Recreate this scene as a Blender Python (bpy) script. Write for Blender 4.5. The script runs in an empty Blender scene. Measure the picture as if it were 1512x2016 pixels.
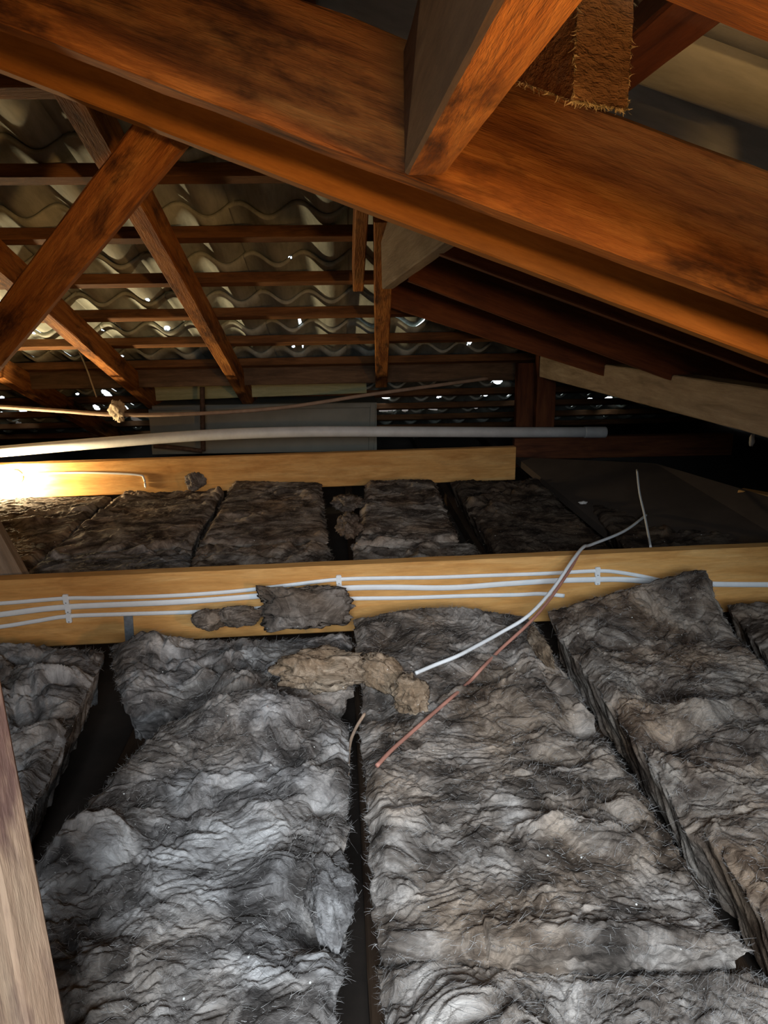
import bpy, bmesh, math, random
import numpy as np
from mathutils import Vector, Matrix, noise as mnoise

random.seed(7)
rng = np.random.default_rng(7)
scene = bpy.context.scene
COL = scene.collection

# ------------------------------------------------------------------ camera
F = 1450.0                      # focal length in pixels of the 1512 x 2016 frame
CZ = 0.86                       # camera height above the ceiling lining
vpx, vpy, hor = 663 - 756.0, 609 - 1008.0, -0.016
fy = Vector((vpx, vpy, F)).normalized()                 # world +Y seen from the camera (x right, y down, z forward)
h2 = Vector((vpx + 1000, vpy + 1000 * hor, F))
up = fy.cross(h2).normalized()
if up.y > 0: up = -up                                   # world +Z seen from the camera
rx = fy.cross(up).normalized()
if rx.x < 0: rx = -rx                                   # world +X
M = Matrix((rx, fy, up))                                # camera vector -> world vector
cam = bpy.data.cameras.new('camera'); camo = bpy.data.objects.new('camera', cam); COL.objects.link(camo)
R3 = M @ Matrix(((1, 0, 0), (0, -1, 0), (0, 0, -1)))
camo.matrix_world = Matrix.Translation((0, 0, CZ)) @ R3.to_4x4()
cam.sensor_fit = 'VERTICAL'; cam.sensor_height = 36.0; cam.sensor_width = 27.0
cam.lens = F / 2016 * 36.0
cam.clip_start = 0.02
scene.camera = camo
CAM = Vector((0, 0, CZ))

def ray(x, y): return M @ Vector((x - 756, y - 1008, F))
def onY(x, y, Y): d = ray(x, y); return CAM + d * (Y / d.y)
def onZ(x, y, z): d = ray(x, y); return CAM + d * (z / d.z)      # z relative to the camera
def V(x, y, z): return Vector((x, y, z + CZ))
MI = M.transposed()
def proj(p):
    c = MI @ (p - CAM)
    return 756 + F * c.x / c.z, 1008 + F * c.y / c.z

# ------------------------------------------------------------------ world, lights, exposure
w = bpy.data.worlds.new('sky'); scene.world = w; w.use_nodes = True
w.node_tree.nodes['Background'].inputs[0].default_value = (0.82, 0.92, 1.0, 1)
w.node_tree.nodes['Background'].inputs[1].default_value = 3.0
scene.view_settings.view_transform = 'Standard'; scene.view_settings.look = 'None'
scene.view_settings.gamma = 1.0; scene.view_settings.use_curve_mapping = False
scene.view_settings.exposure = 0.0

scene.cycles.use_adaptive_sampling = True; scene.cycles.adaptive_threshold = 0.06
scene.cycles.max_bounces = 3; scene.cycles.diffuse_bounces = 2; scene.cycles.glossy_bounces = 2

def area(name, loc, target, size, size_y, power, color, spread=180):
    l = bpy.data.lights.new(name, 'AREA'); l.shape = 'RECTANGLE'; l.size = size; l.size_y = size_y
    l.energy = power; l.color = color; l.spread = math.radians(spread)
    o = bpy.data.objects.new(name, l); COL.objects.link(o); o.location = loc
    o.rotation_euler = (Vector(target) - Vector(loc)).to_track_quat('-Z', 'Y').to_euler()
    return o
# daylight through an opening in the roof behind the viewer
area('daylight_opening', V(0.10, -0.55, 0.20), V(0.20, 0.90, -0.76), 0.7, 0.5, 12.0, (0.82, 0.91, 1.0), 70)
# warm work light beside the viewer at the right, turned up to the rafters
area('work_light', V(0.70, -0.15, -0.14), V(0.15, 0.90, 0.16), 0.08, 0.08, 3.4, (1.0, 0.52, 0.18), 80)
# dim warm room light coming up through the ceiling hatch under the viewer
area('hatch_room_light', V(0.20, -0.15, -0.80), V(0.0, 0.45, 0.2), 0.35, 0.35, 1.5, (1.0, 0.52, 0.19), 72)

# ------------------------------------------------------------------ material helpers
def mat(name):
    m = bpy.data.materials.new(name); m.use_nodes = True
    nt = m.node_tree; b = nt.nodes['Principled BSDF']
    return m, nt, b
def nd(nt, t, **kw):
    n = nt.nodes.new(t)
    for k, v in kw.items():
        if k in n.inputs: n.inputs[k].default_value = v
        else: setattr(n, k, v)
    return n
def lk(nt, a, b): nt.links.new(a, b)
def ramp(nt, fac, stops):
    r = nd(nt, 'ShaderNodeValToRGB'); e = r.color_ramp.elements
    while len(e) < len(stops): e.new(0.5)
    for i, (p, c) in enumerate(stops): e[i].position = p; e[i].color = (*c, 1)
    lk(nt, fac, r.inputs[0]); return r.outputs[0]
def mixc(nt, fac, a, b, blend='MIX'):
    n = nd(nt, 'ShaderNodeMix', data_type='RGBA', blend_type=blend)
    for i, v in ((0, fac), (6, a), (7, b)):
        if isinstance(v, (float, int)): n.inputs[i].default_value = v
        elif isinstance(v, tuple): n.inputs[i].default_value = (*v, 1)
        else: lk(nt, v, n.inputs[i])
    return n.outputs[2]
def coords(nt, scale, seed=True):
    tc = nd(nt, 'ShaderNodeTexCoord'); mp = nd(nt, 'ShaderNodeMapping')
    mp.inputs['Scale'].default_value = scale
    if seed:
        oi = nd(nt, 'ShaderNodeObjectInfo')
        ad = nd(nt, 'ShaderNodeVectorMath', operation='SCALE'); ad.inputs[0].default_value = (7, 13, 5)
        lk(nt, oi.outputs['Random'], ad.inputs['Scale'])
        sm = nd(nt, 'ShaderNodeVectorMath', operation='ADD')
        lk(nt, tc.outputs['Object'], sm.inputs[0]); lk(nt, ad.outputs[0], sm.inputs[1])
        lk(nt, sm.outputs[0], mp.inputs['Vector'])
    else: lk(nt, tc.outputs['Object'], mp.inputs['Vector'])
    return mp.outputs[0]
def nz(nt, vec, scale, detail=4, rough=0.6, dist=0.0):
    n = nd(nt, 'ShaderNodeTexNoise'); n.inputs['Scale'].default_value = scale; n.inputs['Detail'].default_value = detail
    n.inputs['Roughness'].default_value = rough; n.inputs['Distortion'].default_value = dist
    lk(nt, vec, n.inputs['Vector']); return n.outputs[0]
def bump(nt, b, h, strength, dist):
    n = nd(nt, 'ShaderNodeBump'); n.inputs['Strength'].default_value = strength; n.inputs['Distance'].default_value = dist
    lk(nt, h, n.inputs['Height']); lk(nt, n.outputs[0], b.inputs['Normal'])

def wood(name, dark, mid, light, blotch=0.5, rough=0.75, bmp=0.35, stain=(0.10, 0.05, 0.025), knots=False):
    m, nt, b = mat(name)
    v = coords(nt, (1.6, 15, 15))
    g = nz(nt, v, 2.6, 5, 0.62, 0.6)
    c = ramp(nt, g, [(0.30, dark), (0.50, mid), (0.72, light)])
    v2 = coords(nt, (2.2, 7, 7))
    s = nz(nt, v2, 2.3, 5, 0.66, 0.3)
    f = ramp(nt, s, [(0.50, (0, 0, 0)), (0.66, (blotch,) * 3)])
    c = mixc(nt, f, c, stain)
    v3 = coords(nt, (12, 110, 110))
    fi = nz(nt, v3, 2.0, 3, 0.7)
    c = mixc(nt, 0.30, c, ramp(nt, fi, [(0.3, (0.35, 0.35, 0.35)), (0.7, (1, 1, 1))]), 'MULTIPLY')
    if knots:
        vo = nd(nt, 'ShaderNodeTexVoronoi'); vo.inputs['Scale'].default_value = 1.0
        lk(nt, coords(nt, (2.4, 9.0, 9.0)), vo.inputs['Vector'])
        k = ramp(nt, vo.outputs['Distance'], [(0.07, (0.75,) * 3), (0.13, (0, 0, 0))])
        c = mixc(nt, k, c, (0.16, 0.065, 0.015))
    lk(nt, c, b.inputs['Base Color']); b.inputs['Roughness'].default_value = rough
    b.inputs['Specular IOR Level'].default_value = 0.25
    bump(nt, b, fi, bmp, 0.005)
    return m

def plain(name, col, rough=0.6, var=0.25, scale=30, metal=0.0, bmp=0.0):
    m, nt, b = mat(name)
    n = nz(nt, coords(nt, (1, 1, 1)), scale, 5, 0.65)
    lo = tuple(x * (1 - var) for x in col); hi = tuple(min(1, x * (1 + var)) for x in col)
    lk(nt, ramp(nt, n, [(0.3, lo), (0.7, hi)]), b.inputs['Base Color'])
    b.inputs['Roughness'].default_value = rough; b.inputs['Metallic'].default_value = metal
    b.inputs['Specular IOR Level'].default_value = 0.3
    if bmp: bump(nt, b, n, bmp, 0.004)
    return m

def wool(name, dark, mid, light, tint, tintfac=0.6):
    m, nt, b = mat(name)
    base = coords(nt, (1, 1, 1))
    def warp(vec, scale, amt, detail=1):
        n1 = nd(nt, 'ShaderNodeTexNoise'); n1.inputs['Scale'].default_value = scale; n1.inputs['Detail'].default_value = detail
        lk(nt, vec, n1.inputs['Vector'])
        sb = nd(nt, 'ShaderNodeVectorMath', operation='SUBTRACT'); lk(nt, n1.outputs[1], sb.inputs[0]); sb.inputs[1].default_value = (.5, .5, .5)
        sc = nd(nt, 'ShaderNodeVectorMath', operation='SCALE'); lk(nt, sb.outputs[0], sc.inputs[0]); sc.inputs['Scale'].default_value = amt
        ad = nd(nt, 'ShaderNodeVectorMath', operation='ADD'); lk(nt, vec, ad.inputs[0]); lk(nt, sc.outputs[0], ad.inputs[1])
        return ad.outputs[0]
    wv = warp(warp(base, 7, 0.20), 26, 0.055)
    mp = nd(nt, 'ShaderNodeMapping'); mp.inputs['Scale'].default_value = (15, 26, 20); lk(nt, wv, mp.inputs['Vector'])
    s1 = nz(nt, mp.outputs[0], 1.0, 4, 0.64, 0.0)
    mp2 = nd(nt, 'ShaderNodeMapping'); mp2.inputs['Scale'].default_value = (95, 170, 130); lk(nt, wv, mp2.inputs['Vector'])
    s2 = nz(nt, mp2.outputs[0], 1.0, 3, 0.72, 0.0)
    at = nd(nt, 'ShaderNodeAttribute'); at.attribute_name = 'tone'
    mx = nd(nt, 'ShaderNodeMath', operation='MULTIPLY_ADD'); lk(nt, at.outputs['Fac'], mx.inputs[0]); mx.inputs[1].default_value = 0.40
    lk(nt, s1, mx.inputs[2])
    c = ramp(nt, mx.outputs[0], [(0.28, dark), (0.47, mid), (0.66, tuple(0.6 * q + 0.4 * p for p, q in zip(mid, light))), (0.84, light)])
    c = mixc(nt, 0.50, c, ramp(nt, s2, [(0.34, (0.28,) * 3), (0.62, (1.0,) * 3)]), 'MULTIPLY')
    t = nz(nt, base, 5.0, 2, 0.6, 0.0)
    c = mixc(nt, ramp(nt, t, [(0.42, (0, 0, 0)), (0.62, (tintfac,) * 3)]), c, tint, 'MULTIPLY')
    sp = nd(nt, 'ShaderNodeTexVoronoi'); sp.inputs['Scale'].default_value = 34; lk(nt, base, sp.inputs['Vector'])
    spk = ramp(nt, sp.outputs['Distance'], [(0.035, (1, 1, 1)), (0.05, (0, 0, 0))])
    c = mixc(nt, spk, c, (0.6, 0.6, 0.57))
    lk(nt, c, b.inputs['Base Color']); b.inputs['Roughness'].default_value = 0.95
    b.inputs['Specular IOR Level'].default_value = 0.12
    bh = nz(nt, coords(nt, (70, 110, 90)), 1.0, 3, 0.7, 1.2)
    bump(nt, b, bh, 0.5, 0.005)
    return m

W_RAFT = wood('hardwood_rafter', (0.17, 0.055, 0.014), (0.40, 0.150, 0.034), (0.60, 0.27, 0.07), 0.9, bmp=0.7, stain=(0.055, 0.020, 0.008))
W_SMOOTH = wood('smooth_orange_timber', (0.36, 0.145, 0.032), (0.45, 0.19, 0.042), (0.52, 0.235, 0.058), 0.25, bmp=0.12)
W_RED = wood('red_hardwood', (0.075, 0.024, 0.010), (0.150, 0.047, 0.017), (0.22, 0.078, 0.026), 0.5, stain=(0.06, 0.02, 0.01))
W_DARK = wood('dark_weathered_timber', (0.09, 0.055, 0.03), (0.15, 0.09, 0.05), (0.22, 0.135, 0.075), 0.5, stain=(0.05, 0.03, 0.02))
W_PINE = wood('golden_pine', (0.58, 0.275, 0.075), (0.70, 0.37, 0.115), (0.78, 0.46, 0.17), 0.35, bmp=0.12, stain=(0.36, 0.15, 0.035), knots=True)
W_GREY = wood('grey_weathered_timber', (0.20, 0.15, 0.105), (0.30, 0.235, 0.17), (0.38, 0.31, 0.23), 0.35, stain=(0.14, 0.10, 0.065), bmp=0.25)
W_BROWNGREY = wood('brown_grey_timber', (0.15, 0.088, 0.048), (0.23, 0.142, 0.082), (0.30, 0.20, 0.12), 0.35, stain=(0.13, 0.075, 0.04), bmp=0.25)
W_PALE = wood('pale_treated_timber', (0.38, 0.38, 0.19), (0.48, 0.47, 0.25), (0.56, 0.54, 0.30), 0.2, bmp=0.1, stain=(0.30, 0.28, 0.14))
W_STUD = wood('pale_stained_stud', (0.24, 0.14, 0.085), (0.33, 0.21, 0.135), (0.42, 0.29, 0.19), 0.85, stain=(0.10, 0.05, 0.045))
W_BATT = wood('brown_batten', (0.10, 0.045, 0.018), (0.20, 0.09, 0.032), (0.28, 0.135, 0.05), 0.5, stain=(0.06, 0.028, 0.012))
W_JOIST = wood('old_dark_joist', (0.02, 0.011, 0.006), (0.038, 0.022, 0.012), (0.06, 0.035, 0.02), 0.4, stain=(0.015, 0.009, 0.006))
W_STUB = wood('rough_sawn_stub', (0.24, 0.125, 0.055), (0.34, 0.185, 0.085), (0.42, 0.25, 0.12), 0.5, stain=(0.16, 0.07, 0.03), bmp=0.8)
W_SAWN = plain('splintered_sawn_fibre', (0.62, 0.52, 0.30), 0.9, 0.3, 80)
CABLE_W = plain('white_cable_sheath', (0.80, 0.84, 0.86), 0.45, 0.05)
CABLE_R = plain('red_brown_cable_sheath', (0.42, 0.20, 0.15), 0.5, 0.1)
CABLE_D = plain('dusty_dark_cable', (0.10, 0.07, 0.05), 0.8, 0.3)
CABLE_G = plain('dusty_pink_cable', (0.34, 0.24, 0.17), 0.8, 0.2)
PVC = plain('grey_plastic_conduit', (0.60, 0.61, 0.60), 0.5, 0.12, 14)
STEEL = plain('galvanised_steel', (0.42, 0.46, 0.50), 0.45, 0.25, 90, 0.8)
RUST = plain('dark_rusty_steel', (0.10, 0.06, 0.04), 0.8, 0.4, 60, 0.3)
PANEL = plain('dull_white_panel', (0.25, 0.245, 0.20), 0.7, 0.10, 9)
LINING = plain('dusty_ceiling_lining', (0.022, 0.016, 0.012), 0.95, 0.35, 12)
DARKWALL = plain('dark_brick_wall', (0.07, 0.05, 0.04), 0.95, 0.3, 12)
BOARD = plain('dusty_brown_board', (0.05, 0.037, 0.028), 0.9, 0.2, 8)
SCRAP = plain('pale_scrap', (0.55, 0.52, 0.48), 0.8, 0.2)
WEB = plain('dusty_cobweb', (0.42, 0.34, 0.24), 0.9, 0.3)
WOOL_A = wool('grey_wool', (0.052, 0.048, 0.046), (0.146, 0.138, 0.134), (0.44, 0.43, 0.42), (0.80, 0.66, 0.52))
WOOL_B = wool('brown_grey_wool', (0.050, 0.042, 0.036), (0.140, 0.120, 0.104), (0.42, 0.385, 0.35), (0.80, 0.64, 0.48), 0.7)
WOOL_C = wool('dark_brown_wool', (0.054, 0.042, 0.034), (0.145, 0.119, 0.099), (0.40, 0.355, 0.305), (0.75, 0.55, 0.38), 0.7)
WOOL_T = wool('tan_torn_wool', (0.09, 0.065, 0.045), (0.27, 0.21, 0.15), (0.62, 0.53, 0.42), (0.8, 0.65, 0.5), 0.5)
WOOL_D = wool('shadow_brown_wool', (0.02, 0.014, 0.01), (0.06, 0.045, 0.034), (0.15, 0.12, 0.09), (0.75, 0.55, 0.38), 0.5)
FIB_A = plain('grey_wool_fibre', (0.24, 0.23, 0.22), 0.9, 0.75, 45)
FIB_B = plain('brown_wool_fibre', (0.22, 0.18, 0.14), 0.9, 0.75, 45)

def tile_mat():
    m, nt, b = mat('concrete_tile')
    v = coords(nt, (14, 2.5, 14)); n = nz(nt, v, 2.0, 5, 0.65, 0.2)
    c = ramp(nt, n, [(0.25, (0.24, 0.26, 0.225)), (0.55, (0.42, 0.45, 0.40)), (0.8, (0.54, 0.57, 0.51))])
    lk(nt, c, b.inputs['Base Color']); b.inputs['Roughness'].default_value = 0.85
    b.inputs['Specular IOR Level'].default_value = 0.2
    bump(nt, b, nz(nt, coords(nt, (1, 1, 1)), 160, 3), 0.25, 0.002)
    return m
TILE = tile_mat()

# ------------------------------------------------------------------ object helpers
def link(name, me, material=None, parent=None, label=None, cat=None, group=None, kind=None):
    o = bpy.data.objects.new(name, me); COL.objects.link(o)
    if material is not None and not me.materials: me.materials.append(material)
    if parent is not None: o.parent = parent
    for k, v in (('label', label), ('category', cat), ('group', group), ('kind', kind)):
        if v: o[k] = v
    return o
def setw(o, mw):
    o.matrix_basis = mw
    if o.parent is not None: o.matrix_parent_inverse = Matrix.Translation(o.parent.location).inverted()
def empty(name, loc, label=None, cat=None, group=None, kind=None):
    o = link(name, None, None, None, label, cat, group, kind); o.location = loc; return o
def mesh(name, verts, faces, smooth=False):
    me = bpy.data.meshes.new(name); me.from_pydata([tuple(v) for v in verts], [], faces); me.update()
    if smooth: me.polygons.foreach_set('use_smooth', [True] * len(me.polygons))
    return me
def npmesh(name, verts, quads, smooth=True):
    me = bpy.data.meshes.new(name); n = len(quads); k = quads.shape[1]
    me.vertices.add(len(verts)); me.vertices.foreach_set('co', verts.astype(np.float32).ravel())
    me.loops.add(n * k); me.loops.foreach_set('vertex_index', quads.astype(np.int32).ravel())
    me.polygons.add(n); me.polygons.foreach_set('loop_start', np.arange(0, n * k, k, dtype=np.int32))
    me.polygons.foreach_set('use_smooth', np.full(n, smooth)); me.update(calc_edges=True); return me

def beam_mesh(name, L, wa, wb, c=0.003, seg=None, jit=0.0012, bow=(0, 0), seed=0):
    """box 0..L along x, 0..wa along y, 0..wb along z, chamfered, slightly uneven, bowed"""
    seg = seg or max(3, int(L / 0.06)); c = min(c, wa * .3, wb * .3)
    ring = [(c, 0), (wa - c, 0), (wa, c), (wa, wb - c), (wa - c, wb), (c, wb), (0, wb - c), (0, c)]
    vs = []; fs = []
    for i in range(seg + 1):
        t = i / seg; bo = 4 * t * (1 - t)
        for j, (a, b) in enumerate(ring):
            q = Vector((i * 0.9 + seed * 3.1, j * 1.7, seed))
            vs.append((t * L, a + jit * mnoise.noise(q) + bow[0] * bo, b + jit * mnoise.noise(q + Vector((9, 3, 1))) + bow[1] * bo))
    for i in range(seg):
        for j in range(8):
            k = (j + 1) % 8; fs.append((i * 8 + j, (i + 1) * 8 + j, (i + 1) * 8 + k, i * 8 + k))
    fs.append(tuple(range(8))); fs.append(tuple(range(seg * 8 + 7, seg * 8 - 1, -1)))
    me = mesh(name, vs, fs)
    bm = bmesh.new(); bm.from_mesh(me); bmesh.ops.recalc_face_normals(bm, faces=bm.faces); bm.to_mesh(me); bm.free()
    return me
def frame(E0, E1, a, b):
    E0 = Vector(E0); x = Vector(E1) - E0; L = x.length; x.normalize()
    a = Vector(a); a = (a - x * a.dot(x)).normalized()
    bb = x.cross(a); flip = bb.dot(Vector(b)) < 0
    return E0, x, a, bb, L, flip
NB = [0]
def beam(name, E0, E1, a, b, wa, wb, material, parent=None, bow=(0, 0), ext=(0, 0), c=0.003, jit=0.0012, **tags):
    """timber whose edge runs E0-E1, extending wa along a and wb along b"""
    E0 = Vector(E0); E1 = Vector(E1); d = (E1 - E0).normalized()
    E0 = E0 - d * ext[0]; E1 = E1 + d * ext[1]
    E0, x, a, bb, L, flip = frame(E0, E1, a, b)
    NB[0] += 1
    me = beam_mesh(name, L, wa, wb, c=c, bow=(bow[0], -bow[1] if flip else bow[1]), jit=jit, seed=NB[0])
    o = link(name, me, material, parent, **tags)
    org = E0 + (-bb * wb if flip else Vector((0, 0, 0)))
    mw = Matrix((x, a, bb)).transposed().to_4x4(); mw.translation = org
    setw(o, mw)
    return o

def smooth_path(pts, n=8):
    pts = [Vector(p) for p in pts]; out = []
    P = [pts[0] * 2 - pts[1]] + pts + [pts[-1] * 2 - pts[-2]]
    for i in range(1, len(P) - 2):
        p0, p1, p2, p3 = P[i - 1:i + 3]
        for k in range(n):
            t = k / n
            out.append(0.5 * (2 * p1 + (p2 - p0) * t + (2 * p0 - 5 * p1 + 4 * p2 - p3) * t * t + (3 * p1 - p0 - 3 * p2 + p3) * t ** 3))
    out.append(pts[-1]); return out
def tube_mesh(name, path, ra, rb=None, up=Vector((0, 0, 1)), sides=8):
    """elliptical tube: rb along 'up', ra across"""
    rb = rb or ra; vs = []; fs = []; org = path[0]
    for i, p in enumerate(path):
        t = (path[min(i + 1, len(path) - 1)] - path[max(i - 1, 0)]).normalized()
        u = up - t * up.dot(t)
        u = u.normalized() if u.length > 1e-4 else t.orthogonal().normalized()
        s = t.cross(u)
        for k in range(sides):
            an = 2 * math.pi * k / sides
            vs.append(p - org + s * (ra * math.cos(an)) + u * (rb * math.sin(an)))
    for i in range(len(path) - 1):
        for k in range(sides):
            q = (k + 1) % sides; fs.append((i * sides + k, i * sides + q, (i + 1) * sides + q, (i + 1) * sides + k))
    fs.append(tuple(range(sides - 1, -1, -1))); fs.append(tuple((len(path) - 1) * sides + k for k in range(sides)))
    return mesh(name, vs, fs, True)
def tube(name, pts, ra, material, rb=None, up=Vector((0, 0, 1)), parent=None, n=8, sides=8, **tags):
    path = smooth_path(pts, n)
    o = link(name, tube_mesh(name, path, ra, rb, up, sides), material, parent, **tags); o.location = path[0]
    setw(o, Matrix.Translation(path[0]))
    return o

# numpy gradient noise -------------------------------------------------------
PERM = rng.permutation(256); PERM = np.concatenate([PERM, PERM])
GA = rng.uniform(0, 2 * np.pi, 256); GX, GY = np.cos(GA), np.sin(GA)
def pn(x, y, s=0):
    x = x + s * 17.31; y = y + s * 9.17
    xi = np.floor(x).astype(int); yi = np.floor(y).astype(int); xf = x - xi; yf = y - yi
    u = xf * xf * xf * (xf * (xf * 6 - 15) + 10); v = yf * yf * yf * (yf * (yf * 6 - 15) + 10)
    def g(ix, iy, dx, dy):
        h = PERM[PERM[ix & 255] + (iy & 255)]; return GX[h] * dx + GY[h] * dy
    a = g(xi, yi, xf, yf); b = g(xi + 1, yi, xf - 1, yf); c = g(xi, yi + 1, xf, yf - 1); d = g(xi + 1, yi + 1, xf - 1, yf - 1)
    return (a + u * (b - a)) * (1 - v) + (c + u * (d - c)) * v
def wool_fields(x, y, s, amp=1.0):
    """folds, tufts and curls of matted wool (metres) and a field of cleaner and dustier wool"""
    wx = x + 0.075 * pn(x * 6, y * 6, s) + 0.024 * pn(x * 19, y * 19, s + 1)
    wy = y + 0.075 * pn(x * 6, y * 6, s + 2) + 0.024 * pn(x * 19, y * 19, s + 3)
    vx = wx + 0.012 * pn(wx * 40, wy * 40, s + 11); vy = wy + 0.012 * pn(wx * 40, wy * 40, s + 12)
    big = pn(x * 3.5, y * 3.5, s + 4)
    fold = np.abs(pn(wx * 8, wy * 9.5, s + 5)) * 2.6 - 0.4
    fold2 = np.abs(pn(wx * 21, wy * 26, s + 6)) * 2.4 - 0.4
    fine = np.abs(pn(vx * 50, vy * 62, s + 7)) * 2.2 - 0.4
    fin2 = np.abs(pn(vx * 110, vy * 135, s + 16)) * 2.2 - 0.4
    tuft = np.clip(pn(wx * 10, wy * 10, s + 8) - 0.08, 0, 0.5)
    hole = np.clip(-pn(wx * 8, wy * 9, s + 10) - 0.22, 0, 0.5)
    act = np.clip(0.42 + 2.3 * pn(x * 3.2, y * 3.2, s + 9), 0.12, 1.35)
    h = amp * (0.016 * big + act * (0.013 * fold + 0.0095 * fold2 + 0.038 * tuft - 0.060 * hole) + 0.0046 * fine + 0.0020 * fin2)
    tone = 0.9 * pn(wx * 9, wy * 11, s + 14) + 0.9 * pn(vx * 22, vy * 30, s + 15) + 0.35 * np.clip(tuft * 3, 0, 1)
    return h, np.clip(tone, -1, 1)

def fibres(name, base, nrm, dirs, lens, width, parent, material, lift=0.25, seed=0, steps=5):
    """fine strands as narrow ribbons"""
    r = np.random.default_rng(seed); n = len(base)
    d = dirs / np.linalg.norm(dirs, axis=1, keepdims=True); p = base + nrm * 0.0004
    side = np.cross(d, nrm); side /= (np.linalg.norm(side, axis=1, keepdims=True) + 1e-9)
    turn = r.normal(0, 0.8, n)[:, None]; up = (r.random(n) * lift)[:, None]
    wd = (width * r.uniform(0.5, 1.4, n))[:, None]
    wv = side + nrm * r.normal(0, 0.7, n)[:, None]; wv /= np.linalg.norm(wv, axis=1, keepdims=True)
    rows = []
    for k in range(steps + 1):
        tap = 1 - 0.75 * (k / steps)
        rows.append(p - wv * wd * tap); rows.append(p + wv * wd * tap)
        d = d + side * turn * 0.5 + nrm * (up * (0.7 - 1.25 * k / steps)); d /= np.linalg.norm(d, axis=1, keepdims=True)
        p = p + d * (lens / steps)[:, None]
    vs = np.stack(rows, 1).reshape(-1, 3); m = 2 * (steps + 1)
    b0 = (np.arange(n) * m)[:, None] + (np.arange(steps) * 2)[None, :]
    b0 = b0.ravel(); q = np.stack([b0, b0 + 1, b0 + 3, b0 + 2], 1)
    o = link(name, npmesh(name, vs, q), material, parent, kind='stuff'); return o

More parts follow.
